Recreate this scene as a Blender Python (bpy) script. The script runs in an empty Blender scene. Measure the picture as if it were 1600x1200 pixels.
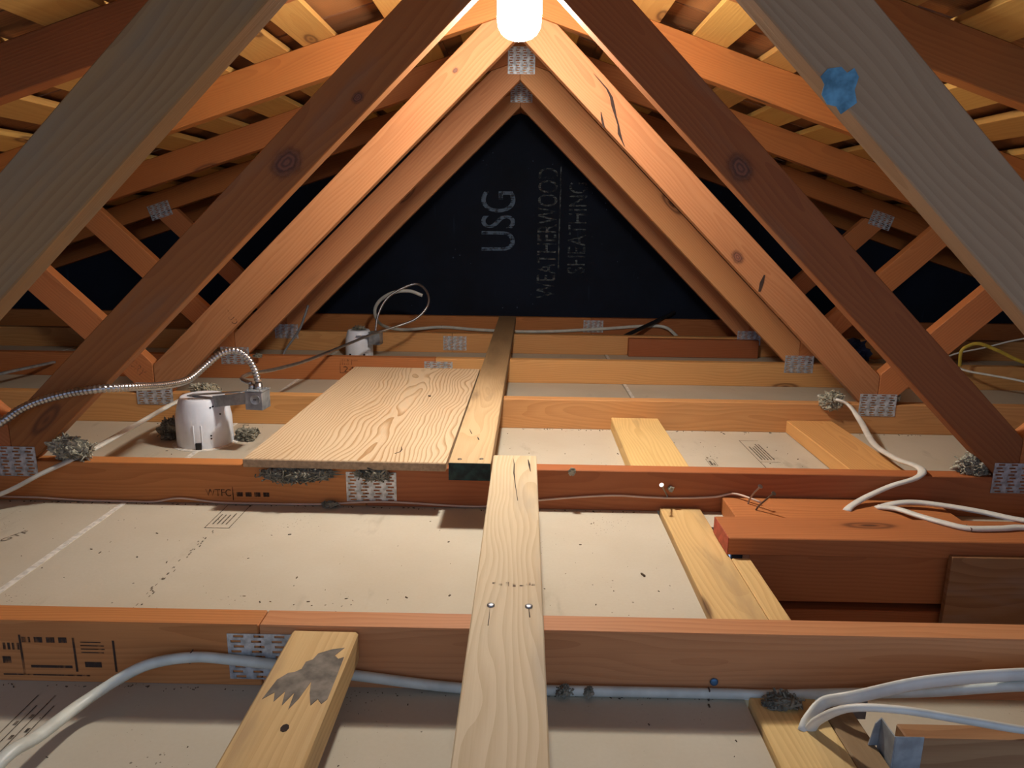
import bpy, bmesh, math, random
from mathutils import Vector, Matrix, noise as mnoise
random.seed(7)
C = bpy.context
COL = C.scene.collection
R = math.radians

# ------------------------------------------------------------------ camera
cam_d = bpy.data.cameras.new('camera')
cam = bpy.data.objects.new('camera', cam_d)
COL.objects.link(cam)
C.scene.camera = cam
F_PX, PITCH, YAW, ROLL = 1119.94, -0.225, -0.0101, 0.0137
cam_d.sensor_fit = 'HORIZONTAL'
cam_d.sensor_width = 36.0
cam_d.lens = 36.0 * F_PX / 1600.0
cam_d.clip_start = 0.01
fw = Vector((math.sin(YAW)*math.cos(PITCH), math.cos(YAW)*math.cos(PITCH), math.sin(PITCH)))
rt = Vector((math.cos(YAW), -math.sin(YAW), 0))
up = rt.cross(fw)
rt2 = math.cos(ROLL)*rt + math.sin(ROLL)*up
up2 = -math.sin(ROLL)*rt + math.cos(ROLL)*up
M = Matrix.Identity(4)
for i in range(3):
    M[i][0], M[i][1], M[i][2] = rt2[i], up2[i], -fw[i]
M[0][3], M[1][3], M[2][3] = 0.0132, 0.0, 0.5138
cam.matrix_world = M

# ------------------------------------------------------------------ world, exposure
w = bpy.data.worlds.new('world'); C.scene.world = w
w.use_nodes = True
bg = w.node_tree.nodes['Background']
bg.inputs['Color'].default_value = (0.45, 0.62, 0.95, 1)
bg.inputs['Strength'].default_value = 0.92
LAMP_STRENGTH = 155.0          # sides of the bulb, kept low to spare the near webs
LAMP_FACE = 830.0              # its downward face, boosted to brighten the floor
LAMP_COLOR = (1.0, 0.965, 0.90)
vs = C.scene.view_settings
vs.view_transform = 'Standard'
vs.look = 'None'
vs.gamma = 1.0
vs.exposure = 0.0
vs.use_curve_mapping = False

# ------------------------------------------------------------------ node helpers
class NT:
    def __init__(s, name):
        s.m = bpy.data.materials.new(name); s.m.use_nodes = True
        s.t = s.m.node_tree; s.n = s.t.nodes; s.l = s.t.links
        s.b = s.n['Principled BSDF']
    def add(s, typ, props=None, **inp):
        nd = s.n.new(typ)
        for k, v in (props or {}).items(): setattr(nd, k, v)
        for k, v in inp.items(): s.put(nd, k.replace('_', ' '), v)
        return nd
    def put(s, nd, k, v):
        sock = nd.inputs[int(k)] if str(k).isdigit() else nd.inputs[k]
        if isinstance(v, bpy.types.NodeSocket): s.l.new(v, sock)
        else: sock.default_value = v
    def math(s, op, a, b=0.5, clamp=False):
        nd = s.n.new('ShaderNodeMath'); nd.operation = op; nd.use_clamp = clamp
        s.put(nd, 0, a); s.put(nd, 1, b); return nd.outputs[0]
    def vmath(s, op, a, b=(0, 0, 0)):
        nd = s.n.new('ShaderNodeVectorMath'); nd.operation = op
        s.put(nd, 0, a); s.put(nd, 1, b); return nd.outputs[0]
    def mix(s, f, a, b):
        nd = s.n.new('ShaderNodeMix'); nd.data_type = 'RGBA'
        for sock, v in ((nd.inputs[0], f), (nd.inputs[6], a), (nd.inputs[7], b)):
            if isinstance(v, bpy.types.NodeSocket): s.l.new(v, sock)
            elif sock == nd.inputs[0]: sock.default_value = v
            else: sock.default_value = (*v, 1) if len(v) == 3 else v
        return nd.outputs[2]
    def ramp(s, v, a, b, ca=0.0, cb=1.0):
        nd = s.n.new('ShaderNodeMapRange'); nd.interpolation_type = 'SMOOTHSTEP'
        s.put(nd, 0, v)
        for i, q in enumerate((a, b, ca, cb)): nd.inputs[i+1].default_value = q
        return nd.outputs[0]
    def noise(s, vec, scale, detail=3, rough=0.55):
        nd = s.add('ShaderNodeTexNoise', Vector=vec, Scale=scale, Detail=detail, Roughness=rough)
        return nd.outputs[0]
    def set(s, **k):
        for a, v in k.items(): s.put(s.b, a.replace('_', ' '), v)
        return s.m

def sc(t, vec, v):
    return t.vmath('MULTIPLY', vec, v)

def objcoord(t, rnd=True):
    o = t.add('ShaderNodeTexCoord').outputs['Object']
    if not rnd: return o
    oi = t.add('ShaderNodeObjectInfo').outputs['Random']
    wn = t.add('ShaderNodeTexWhiteNoise', {'noise_dimensions': '1D'}, W=oi)
    return o, oi, wn.outputs['Color']

def wood(name, light, dark, knot=(0.10, 0.035, 0.015), ring=34.0, dist=0.02, contrast=0.75,
         pith=(0.02, 0.075), knots=True, rough=0.62, spread=0.22, stain=None, wob=(1.6, 7.0), aged=None, edge=(0.1, 1.0)):
    t = NT(name)
    o, oi, rc = objcoord(t)
    # lengthwise random shift, pith off to one side of the board
    sh = t.vmath('MULTIPLY', rc, (23.0, 0.10, 0.06))
    p0 = t.vmath('ADD', o, sh)
    nz = t.add('ShaderNodeTexNoise', Vector=sc(t, p0, (wob[0], wob[1], wob[1])), Scale=1.0, Detail=2.0, Roughness=0.5)
    wv = t.vmath('MULTIPLY', t.vmath('SUBTRACT', nz.outputs['Color'], (0.5, 0.5, 0.5)), (0, dist*4, dist*4))
    p1 = t.vmath('ADD', t.vmath('ADD', p0, wv), (0, -pith[0], -pith[1]))
    # knots pull the rings around them
    wave = t.add('ShaderNodeTexWave', {'wave_type': 'RINGS', 'rings_direction': 'X', 'wave_profile': 'SAW'},
                 Vector=p1, Scale=ring, Distortion=0.6, Detail=1.5, Detail_Scale=0.4)
    g = t.ramp(wave.outputs['Fac'], *edge)
    fib = t.noise(sc(t, p0, (9, 330, 330)), 1.0, 2)
    blot = t.noise(sc(t, p0, (2.2, 9, 9)), 1.0, 3)
    f = t.math('MULTIPLY', g, contrast)
    f = t.math('ADD', f, t.math('MULTIPLY', t.math('SUBTRACT', fib, 0.5), 0.55))
    f = t.math('ADD', f, t.math('MULTIPLY', t.math('SUBTRACT', blot, 0.5), 0.9), True)
    col = t.mix(f, light, dark)
    # board-to-board variation
    hsv = t.add('ShaderNodeHueSaturation', Color=col, Saturation=1.0)
    t.put(hsv, 'Value', t.math('ADD', t.math('MULTIPLY', oi, spread*2), 1.0-spread))
    t.put(hsv, 'Hue', t.math('ADD', t.math('MULTIPLY', oi, 0.008), 0.494))
    col = hsv.outputs[0]
    if stain:
        s1 = t.ramp(t.noise(sc(t, p0, (3.0, 14, 14)), 1.0, 4), 0.52, 0.72)
        col = t.mix(t.math('MULTIPLY', s1, stain[1]), col, stain[0])
    if aged:                       # one end weathered darker than the other
        sx = t.add('ShaderNodeSeparateXYZ', Vector=o).outputs[0]
        e = t.math('ADD', sx, t.math('MULTIPLY', t.math('SUBTRACT', blot, 0.5), 0.5))
        col = t.mix(t.math('MULTIPLY', t.ramp(e, aged[0], aged[1]), 0.8), col, aged[2])
    if knots:
        v = t.add('ShaderNodeTexVoronoi', Vector=sc(t, t.vmath('ADD', p0, t.vmath('MULTIPLY', wv, (1, .3, .3))), (2.0, 7.0, 7.0)), Scale=1.0)
        k = t.ramp(v.outputs['Distance'], 0.16, 0.05)
        kr = t.math('MULTIPLY', k, t.math('ADD', t.math('MULTIPLY', t.math('SINE', t.math('MULTIPLY', v.outputs['Distance'], 90.0)), 0.3), 0.7), True)
        col = t.mix(kr, col, knot)
    bmp = t.add('ShaderNodeBump', Height=t.math('ADD', fib, t.math('MULTIPLY', g, 0.5)), Strength=0.16, Distance=0.002)
    return t.set(Base_Color=col, Roughness=rough, Normal=bmp.outputs[0], Specular_IOR_Level=0.3)

MAT = {}
MAT['fir'] = wood('fir_orange', (0.500, 0.189, 0.058), (0.360, 0.119, 0.032), ring=46, contrast=0.45, spread=0.12)
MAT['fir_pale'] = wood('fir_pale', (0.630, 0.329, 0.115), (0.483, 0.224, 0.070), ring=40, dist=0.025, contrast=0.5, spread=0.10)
MAT['fir_lit'] = wood('fir_lamp_dimmed', (0.399, 0.176, 0.069), (0.294, 0.113, 0.039), ring=44, dist=0.02, contrast=0.5, spread=0.06)  # webs nearest the lamp: colour darkened to offset its strong light
MAT['fir_top'] = wood('fir_top_chord', (0.380, 0.132, 0.032), (0.280, 0.085, 0.020), ring=46, contrast=0.45, spread=0.10)  # top chords: colour darkened to offset the lamp close by
MAT['fir_web'] = wood('fir_fill_greyed', (0.310, 0.159, 0.058), (0.220, 0.101, 0.033), ring=30, dist=0.02, contrast=0.5,
                      stain=((0.20, 0.15, 0.095), 0.45), spread=0.06)  # grey cast of the cool fill light worked into the wood colour
MAT['fir_web2'] = wood('fir_brown', (0.330, 0.124, 0.034), (0.240, 0.080, 0.021), ring=34, dist=0.02, contrast=0.5,
                      stain=((0.21, 0.14, 0.09), 0.4), spread=0.06)
MAT['fir_mid'] = wood('fir_mid_orange', (0.60, 0.275, 0.105), (0.47, 0.19, 0.066), ring=42, dist=0.022, contrast=0.5, spread=0.06)  # lighter colour, on the far webs it makes up for lamp falloff
MAT['fir_grey2'] = wood('fir_grey_brown', (0.37, 0.225, 0.12), (0.27, 0.15, 0.075), ring=28, dist=0.025, contrast=0.55,
                        stain=((0.22, 0.17, 0.12), 0.5), spread=0.04)  # nearest right web: cool fill light's grey put into its colour
MAT['fir_red'] = wood('fir_reddish', (0.400, 0.132, 0.044), (0.290, 0.085, 0.026), ring=46, contrast=0.45, spread=0.10)
MAT['pine'] = wood('weathered_pine', (0.62, 0.48, 0.30), (0.48, 0.335, 0.18), ring=44, dist=0.03, contrast=0.6,
                   spread=0.05, stain=((0.36, 0.29, 0.21), 0.45), knots=False)
MAT['pine_block'] = wood('yellow_pine', (0.704, 0.475, 0.196), (0.550, 0.331, 0.117), ring=40, dist=0.025, contrast=0.5,
                         spread=0.08, stain=((0.30, 0.20, 0.11), 0.5))
MAT['plank_dirty'] = wood('dirty_plank', (0.58, 0.41, 0.22), (0.42, 0.275, 0.13), ring=34, dist=0.025, contrast=0.5,
                          spread=0.05, stain=((0.16, 0.115, 0.075), 0.75), knots=False, aged=(-0.80, -0.15, (0.24, 0.145, 0.065)))
MAT['oak'] = wood('oak_veneer', (0.66, 0.50, 0.315), (0.40, 0.24, 0.11), ring=34, dist=0.030, contrast=0.9, edge=(0.5, 1.0),
                  pith=(0.0, 0.10), knots=False, spread=0.03, rough=0.45, wob=(2.2, 6.0))
MAT['board'] = wood('sheathing_board', (0.540, 0.299, 0.078), (0.443, 0.215, 0.048), ring=34, contrast=0.4, spread=0.14)
MAT['shake'] = wood('cedar_shake', (0.30, 0.13, 0.045), (0.17, 0.065, 0.024), ring=50, contrast=0.6, spread=0.3, knots=False)
MAT['ply'] = wood('plywood_face', (0.391, 0.207, 0.088), (0.265, 0.121, 0.047), ring=14, dist=0.06, contrast=0.6,
                  stain=((0.36, 0.28, 0.23), 0.5))

def drywall():
    t = NT('drywall_paper')
    o, oi, rc = objcoord(t)
    g = t.add('ShaderNodeNewGeometry').outputs['Position']
    n1 = t.noise(g, 3.5, 4); n2 = t.noise(g, 180, 2)
    col = t.mix(t.ramp(n1, 0.3, 0.7), (0.575, 0.515, 0.405), (0.515, 0.45, 0.34))
    col = t.mix(t.math('MULTIPLY', n2, 0.25), col, (0.42, 0.33, 0.22))
    v = t.add('ShaderNodeTexVoronoi', Vector=g, Scale=42.0)
    rad = t.math('MULTIPLY', t.ramp(t.noise(g, 5.0, 2), 0.42, 0.75), 0.09)
    sp = t.math('LESS_THAN', v.outputs['Distance'], rad)
    v2 = t.add('ShaderNodeTexVoronoi', Vector=g, Scale=150.0)
    sp2 = t.math('LESS_THAN', v2.outputs['Distance'], t.math('MULTIPLY', t.ramp(t.noise(g, 8.0, 2), 0.5, 0.75), 0.16))
    col = t.mix(t.math('MULTIPLY', t.math('MAXIMUM', sp, sp2), 0.75), col, (0.11, 0.085, 0.06))
    st = t.noise(sc(t, g, (14, 5, 5)), 1.0, 4)
    col = t.mix(t.math('MULTIPLY', t.ramp(st, 0.62, 0.75), 0.35), col, (0.22, 0.17, 0.12))
    bmp = t.add('ShaderNodeBump', Height=n2, Strength=0.08, Distance=0.001)
    return t.set(Base_Color=col, Roughness=0.85, Normal=bmp.outputs[0], Specular_IOR_Level=0.2)
MAT['drywall'] = drywall()

def plain(name, col, rough=0.6, metal=0.0, spec=0.4, var=0.12, scale=25, bump=0.0):
    t = NT(name)
    o, oi, rc = objcoord(t)
    n1 = t.noise(o, scale, 3)
    dk = tuple(c*(1-var*2) for c in col); lt = tuple(min(1, c*(1+var)) for c in col)
    k = dict(Base_Color=t.mix(t.ramp(n1, 0.3, 0.7), dk, lt), Roughness=rough, Metallic=metal, Specular_IOR_Level=spec)
    if bump:
        k['Normal'] = t.add('ShaderNodeBump', Height=n1, Strength=bump, Distance=0.002).outputs[0]
    return t.set(**k)
MAT['joint'] = plain('joint_compound', (0.72, 0.68, 0.60), 0.9, bump=0.3, scale=90)
MAT['galv'] = plain('galvanised_steel', (0.58, 0.60, 0.61), 0.42, 0.55, var=0.2, scale=70)
MAT['galv_dull'] = plain('dull_galvanised_sheet', (0.36, 0.385, 0.40), 0.45, 0.45, var=0.15, scale=40)
MAT['conduit'] = plain('conduit_metal', (0.55, 0.55, 0.55), 0.28, 0.95, var=0.1)
MAT['nail'] = plain('nail_steel', (0.42, 0.42, 0.43), 0.35, 0.9)
MAT['nail_rust'] = plain('old_nail_steel', (0.17, 0.13, 0.10), 0.5, 0.7)
MAT['white_can'] = plain('white_enamel', (0.85, 0.89, 0.95), 0.38, var=0.03, spec=0.5)
MAT['label'] = plain('printed_paper_label', (0.55, 0.56, 0.58), 0.7, var=0.2, scale=160)
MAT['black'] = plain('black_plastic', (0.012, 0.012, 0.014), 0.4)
MAT['cable'] = plain('white_cable_sheath', (0.70, 0.68, 0.60), 0.42, var=0.06, spec=0.45)
MAT['cable_grn'] = plain('white_cable_printed', (0.66, 0.68, 0.60), 0.42, var=0.08, spec=0.45)
MAT['wire'] = plain('beige_thin_wire', (0.68, 0.50, 0.38), 0.45, var=0.06)
MAT['yellow'] = plain('yellow_cable_sheath', (0.62, 0.44, 0.06), 0.45, var=0.08)
MAT['grey_cable'] = plain('grey_cable_sheath', (0.20, 0.20, 0.21), 0.45)
MAT['black_pipe'] = plain('black_pipe', (0.012, 0.012, 0.014), 0.5)
MAT['bluebag'] = plain('dark_blue_plastic', (0.03, 0.05, 0.11), 0.25, var=0.3, scale=20)
MAT['green'] = plain('dark_green_paint', (0.006, 0.028, 0.024), 0.6, var=0.4, scale=60)
MAT['redpaint'] = plain('red_end_paint', (0.42, 0.075, 0.045), 0.6, var=0.15, scale=60)
MAT['particle'] = plain('particleboard_edge', (0.42, 0.29, 0.17), 0.9, var=0.10, scale=140, bump=0.2)
MAT['fluff'] = plain('rock_wool', (0.40, 0.375, 0.28), 0.95, var=0.3, scale=60)
MAT['fluff_dk'] = plain('dusty_rock_wool', (0.24, 0.225, 0.17), 0.95, var=0.3, scale=60)
MAT['ink'] = plain('stamp_ink', (0.055, 0.035, 0.025), 0.8, var=0.4, scale=60)
MAT['ink2'] = plain('faint_print_ink', (0.16, 0.125, 0.09), 0.85, var=0.4, scale=120)
MAT['crack'] = plain('crack_dark', (0.035, 0.018, 0.012), 0.9)
MAT['grime'] = plain('grey_mortar_smear', (0.22, 0.185, 0.145), 0.9, var=0.22, scale=40, bump=0.4)
MAT['bluechalk'] = plain('blue_paint_patch', (0.12, 0.28, 0.38), 0.8, var=0.25, scale=50)
MAT['debris'] = plain('wood_crumbs', (0.12, 0.08, 0.05), 0.9, var=0.3)
MAT['socket'] = plain('black_socket', (0.03, 0.03, 0.03), 0.5)

def worn(name, col, keep=0.5, stripes=True):
    """stamped print that has flaked: cut by noise"""
    t = NT(name)
    o = t.add('ShaderNodeTexCoord').outputs['Object']
    n1 = t.noise(o, 34, 4); n2 = t.noise(sc(t, o, (170, 9, 9)), 1.0, 2)
    a = t.ramp(t.math('ADD', t.math('MULTIPLY', n1, 0.55), t.math('MULTIPLY', n2, 0.45)), keep-0.08, keep+0.10)
    return t.set(Base_Color=(*col, 1), Alpha=t.math('MULTIPLY', a, 0.85), Roughness=0.8)
MAT['wallprint'] = worn('faded_white_print', (0.15, 0.21, 0.29), 0.44)
MAT['wallprint2'] = worn('faded_pale_print', (0.15, 0.17, 0.17), 0.50)
MAT['stamp'] = worn('worn_ink_stamp', (0.03, 0.018, 0.012), 0.42)
MAT['faint_stamp'] = worn('faint_ink_stamp', (0.10, 0.05, 0.03), 0.5)

def knot_mat():
    t = NT('dark_knot')
    o = t.add('ShaderNodeTexCoord').outputs['Object']
    wv = t.noise(o, 40, 3)
    d = t.add('ShaderNodeVectorMath', {'operation': 'LENGTH'}); t.put(d, 0, sc(t, o, (1/0.042, 0, 1/0.030)))
    dd = t.math('ADD', d.outputs['Value'], t.math('MULTIPLY', t.math('SUBTRACT', wv, 0.5), 0.55))
    a = t.ramp(dd, 0.95, 0.25)
    rg = t.math('ADD', t.math('MULTIPLY', t.math('SINE', t.math('MULTIPLY', dd, 26.0)), 0.5), 0.5)
    col = t.mix(rg, (0.10, 0.035, 0.02), (0.24, 0.09, 0.045))
    return t.set(Base_Color=col, Alpha=t.math('MULTIPLY', a, 0.85), Roughness=0.6)
MAT['knot'] = knot_mat()

def wall_mat():
    t = NT('black_asphalt_sheathing')
    g = t.add('ShaderNodeNewGeometry').outputs['Position']
    n1 = t.noise(g, 3.0, 4)
    col = t.mix(t.ramp(n1, 0.3, 0.7), (0.0025, 0.0050, 0.0125), (0.0045, 0.0095, 0.024))
    v = t.add('ShaderNodeTexVoronoi', Vector=g, Scale=26.0)
    rad = t.math('MULTIPLY', t.ramp(t.noise(g, 4.0, 2), 0.45, 0.75), 0.11)
    col = t.mix(t.math('MULTIPLY', t.math('LESS_THAN', v.outputs['Distance'], rad), 0.7), col, (0.07, 0.11, 0.17))
    st = t.noise(sc(t, g, (22, 1, 3)), 1.0, 3)
    col = t.mix(t.math('MULTIPLY', t.ramp(st, 0.64, 0.8), 0.35), col, (0.03, 0.06, 0.11))
    bmp = t.add('ShaderNodeBump', Height=t.noise(g, 200, 2), Strength=0.2, Distance=0.002)
    return t.set(Base_Color=col, Roughness=0.75, Normal=bmp.outputs[0], Specular_IOR_Level=0.25)
MAT['wall'] = wall_mat()

def emit_mat():
    t = NT('glowing_bulb_glass')
    return t.set(Base_Color=(1, 1, 1, 1), Emission_Color=(*LAMP_COLOR, 1), Emission_Strength=LAMP_STRENGTH)
MAT['bulb'] = emit_mat()
def emit_face():
    t = NT('glowing_bulb_face')
    return t.set(Base_Color=(1, 1, 1, 1), Emission_Color=(*LAMP_COLOR, 1), Emission_Strength=LAMP_FACE)
MAT['bulb_face'] = emit_face()

# ------------------------------------------------------------------ object helpers
WM = {}
def world_of(o): return WM.get(o.name, Matrix.Identity(4))
def link(name, me, mat, parent=None, mw=None):
    o = bpy.data.objects.new(name, me)
    COL.objects.link(o)
    mw = mw or Matrix.Identity(4)
    if me is not None and mat is not None and not me.materials:
        me.materials.append(MAT[mat] if isinstance(mat, str) else mat)
    if parent:
        o.parent = parent
        o.matrix_basis = world_of(parent).inverted() @ mw
    else:
        o.matrix_basis = mw
    WM[o.name] = mw
    return o
def tag(o, label=None, cat=None, group=None, kind=None):
    for k, v in (('label', label), ('category', cat), ('group', group), ('kind', kind)):
        if v: o[k] = v
    return o
def thing(name, label, cat, loc=(0, 0, 0), group=None, rotz=0):
    o = link(name, None, None, None, Matrix.Translation(loc) @ Matrix.Rotation(rotz, 4, 'Z'))
    o.empty_display_size = 0.05
    return tag(o, label, cat, group)
def structure(name, loc=(0, 0, 0)):
    o = link(name, None, None, None, Matrix.Translation(loc)); o['kind'] = 'structure'
    return o
def bm_mesh(name, bm, smooth=False):
    bmesh.ops.recalc_face_normals(bm, faces=bm.faces[:])
    me = bpy.data.meshes.new(name); bm.to_mesh(me); bm.free()
    if smooth:
        for p in me.polygons: p.use_smooth = True
    return me
def bevel_all(bm, w):
    if w: bmesh.ops.bevel(bm, geom=bm.edges[:], offset=w, segments=1, affect='EDGES', profile=0.5)

def lumber(name, poly, y0, y1, mat, parent=None, ang=0.0, bev=0.0016):
    """timber lying in an XZ plane: outline poly (world x,z) with the grain at angle ang"""
    cx = sum(p[0] for p in poly)/len(poly); cz = sum(p[1] for p in poly)/len(poly); cy = (y0+y1)/2
    ca, sa = math.cos(ang), math.sin(ang)
    bm = bmesh.new(); h = (y1-y0)/2
    loc = [((x-cx)*ca+(z-cz)*sa, -(x-cx)*sa+(z-cz)*ca) for x, z in poly]
    a = [bm.verts.new((x, -h, z)) for x, z in loc]; b = [bm.verts.new((x, h, z)) for x, z in loc]
    n = len(loc)
    bm.faces.new(a); bm.faces.new(b[::-1])
    for i in range(n): bm.faces.new((a[i], b[i], b[(i+1) % n], a[(i+1) % n]))
    bevel_all(bm, bev)
    return link(name, bm_mesh(name, bm), mat, parent, Matrix.Translation((cx, cy, cz)) @ Matrix.Rotation(-ang, 4, 'Y'))

def frame(A, B, upv=(0, 0, 1)):
    A, B = Vector(A), Vector(B); x = (B-A).normalized(); z = Vector(upv)
    z = (z-x*z.dot(x)).normalized(); y = z.cross(x)
    m = Matrix.Identity(4)
    for i in range(3): m[i][0], m[i][1], m[i][2], m[i][3] = x[i], y[i], z[i], (A[i]+B[i])/2
    return m, (B-A).length
def box_bm(dx, dy, dz, bev=0.0015, cuts=0):
    bm = bmesh.new(); bmesh.ops.create_cube(bm, size=1)
    bmesh.ops.scale(bm, vec=(dx, dy, dz), verts=bm.verts)
    bevel_all(bm, bev); return bm
def beam(name, A, B, wdt, thk, mat, parent=None, upv=(0, 0, 1), bev=0.0015):
    m, L = frame(A, B, upv)
    return link(name, bm_mesh(name, box_bm(L, wdt, thk, bev)), mat, parent, m)
def box(name, lo, hi, mat, parent=None, bev=0.001):
    c = [(a+b)/2 for a, b in zip(lo, hi)]
    return link(name, bm_mesh(name, box_bm(*[b-a for a, b in zip(lo, hi)], bev)), mat, parent, Matrix.Translation(c))
def spline(pts, n):
    P = [Vector(p) for p in pts]; P = [P[0]*2-P[1]]+P+[P[-1]*2-P[-2]]
    out = []
    for i in range(1, len(P)-2):
        p0, p1, p2, p3 = P[i-1:i+3]
        for k in range(n):
            u = k/n
            out.append(0.5*((2*p1)+(p2-p0)*u+(2*p0-5*p1+4*p2-p3)*u*u+(3*p1-p0-3*p2+p3)*u**3))
    out.append(P[-2]); return out
def resample(pts, step):
    d = [0]
    for a, b in zip(pts, pts[1:]): d.append(d[-1]+(b-a).length)
    n = max(2, int(d[-1]/step)); out = []; j = 0
    for i in range(n+1):
        t = d[-1]*i/n
        while j < len(d)-2 and d[j+1] < t: j += 1
        q = (t-d[j])/max(1e-9, d[j+1]-d[j]); out.append(pts[j].lerp(pts[j+1], min(1, q)))
    return out
def tube_bm(bm, pts, rad, seg=8, flat=1.0, side=None):
    """rad: number or function(i); flat squeezes across the side vector"""
    n = len(pts); rings = []
    prev = None
    for i, p in enumerate(pts):
        tg = (pts[min(n-1, i+1)]-pts[max(0, i-1)]).normalized()
        if side is not None: a = Vector(side)
        else: a = prev if prev is not None else (Vector((0, 0, 1)) if abs(tg.z) < 0.9 else Vector((1, 0, 0)))
        a = (a-tg*a.dot(tg))
        a = a.normalized() if a.length > 1e-4 else Vector((1, 0, 0))
        prev = a; b = tg.cross(a); r = rad(i) if callable(rad) else rad
        rings.append([bm.verts.new(p+a*(math.cos(2*math.pi*k/seg)*r*flat)+b*(math.sin(2*math.pi*k/seg)*r)) for k in range(seg)])
    for A, B in zip(rings, rings[1:]):
        for k in range(seg): bm.faces.new((A[k], A[(k+1) % seg], B[(k+1) % seg], B[k]))
    bm.faces.new(rings[0][::-1]); bm.faces.new(rings[-1])
def cable(name, pts, r, mat, label=None, cat=None, parent=None, flat=0.55, side=(0, 1, 0), group=None):
    c = resample(spline(pts, 12), 0.006 if len(pts) < 30 else 0.01)
    bm = bmesh.new(); tube_bm(bm, c, r, 10, flat, side)
    o = link(name, bm_mesh(name, bm, True), mat, parent)
    return tag(o, label, cat, group or ('loose cables and wires' if cat in ('cable', 'wire') else None))
def ribbed(name, pts, r, mat, pitch, label, cat):
    c = resample(spline(pts, 16), pitch/4)
    bm = bmesh.new(); prof = (1.0, 0.98, 0.80, 0.84)
    tube_bm(bm, c, lambda i: r*prof[i % 4], 12)
    o = link(name, bm_mesh(name, bm, True), mat); return tag(o, label, cat, 'ribbed metal conduits')
def lathe_bm(prof, seg=40, bm=None, cap=True):
    bm = bm or bmesh.new(); rings = []
    for r, z in prof:
        rings.append([bm.verts.new((r*math.cos(2*math.pi*k/seg), r*math.sin(2*math.pi*k/seg), z)) for k in range(seg)])
    for A, B in zip(rings, rings[1:]):
        for k in range(seg): bm.faces.new((A[k], A[(k+1) % seg], B[(k+1) % seg], B[k]))
    if cap: bm.faces.new(rings[0][::-1]); bm.faces.new(rings[-1])
    return bm
def flat_poly(name, pts3, mat, parent, nrm, thk=0.0006):
    """thin print, smear or crack lying on a surface, built as a sliver with thickness"""
    nrm = Vector(nrm)*thk; c = sum((Vector(p) for p in pts3), Vector())/len(pts3)
    bm = bmesh.new()
    a = [bm.verts.new(Vector(p)-c+nrm) for p in pts3]; b = [bm.verts.new(Vector(p)-c) for p in pts3]
    bm.faces.new(a); bm.faces.new(b[::-1]); n = len(a)
    for i in range(n): bm.faces.new((a[i], b[i], b[(i+1) % n], a[(i+1) % n]))
    return link(name, bm_mesh(name, bm), mat, parent, Matrix.Translation(c))
def rects(name, rs, mat, parent, plane, lvl):
    """several inked bars in one print; plane 'xz' at y=lvl or 'xy' at z=lvl; r = (u0,v0,u1,v1[,shear])"""
    bm = bmesh.new()
    cu = sum(r[0]+r[2] for r in rs)/(2*len(rs)); cv = sum(r[1]+r[3] for r in rs)/(2*len(rs))
    for r in rs:
        u0, v0, u1, v1 = r[0]-cu, r[1]-cv, r[2]-cu, r[3]-cv
        q = [(u0, v0), (u1, v0), (u1, v1), (u0, v1)]
        bm.faces.new([bm.verts.new((u, 0, v) if plane == 'xz' else (u, v, 0)) for u, v in q])
    me = bm_mesh(name, bm)
    if plane == 'xy':
        for p in me.polygons:
            if p.normal.z < 0: me.flip_normals(); break
    return link(name, me, mat, parent, Matrix.Translation((cu, lvl, cv) if plane == 'xz' else (cu, cv, lvl)))
def outline(u0, v0, u1, v1, t):
    return [(u0, v0, u1, v0+t), (u0, v1-t, u1, v1), (u0, v0, u0+t, v1), (u1-t, v0, u1, v1)]
def lettering(name, txt, mat, parent, mw, w, h, bold=0.0):
    """flat letters fitted to a w x h box, lower left corner at the origin of mw"""
    cu = bpy.data.curves.new('t', 'FONT'); cu.body = txt; cu.size = 1.0; cu.offset = bold
    to = bpy.data.objects.new('t', cu); COL.objects.link(to)
    C.view_layer.update()
    me = bpy.data.meshes.new_from_object(to.evaluated_get(C.evaluated_depsgraph_get()))
    bpy.data.objects.remove(to)
    xs = [v.co.x for v in me.vertices]; ys = [v.co.y for v in me.vertices]
    x0, x1, y0, y1 = min(xs), max(xs), min(ys), max(ys)
    for v in me.vertices:
        v.co.x = (v.co.x-x0)/(x1-x0)*w; v.co.y = (v.co.y-y0)/(y1-y0)*h; v.co.z = 0
    me.materials.clear(); me.name = name
    return link(name, me, mat, parent, mw)

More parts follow.
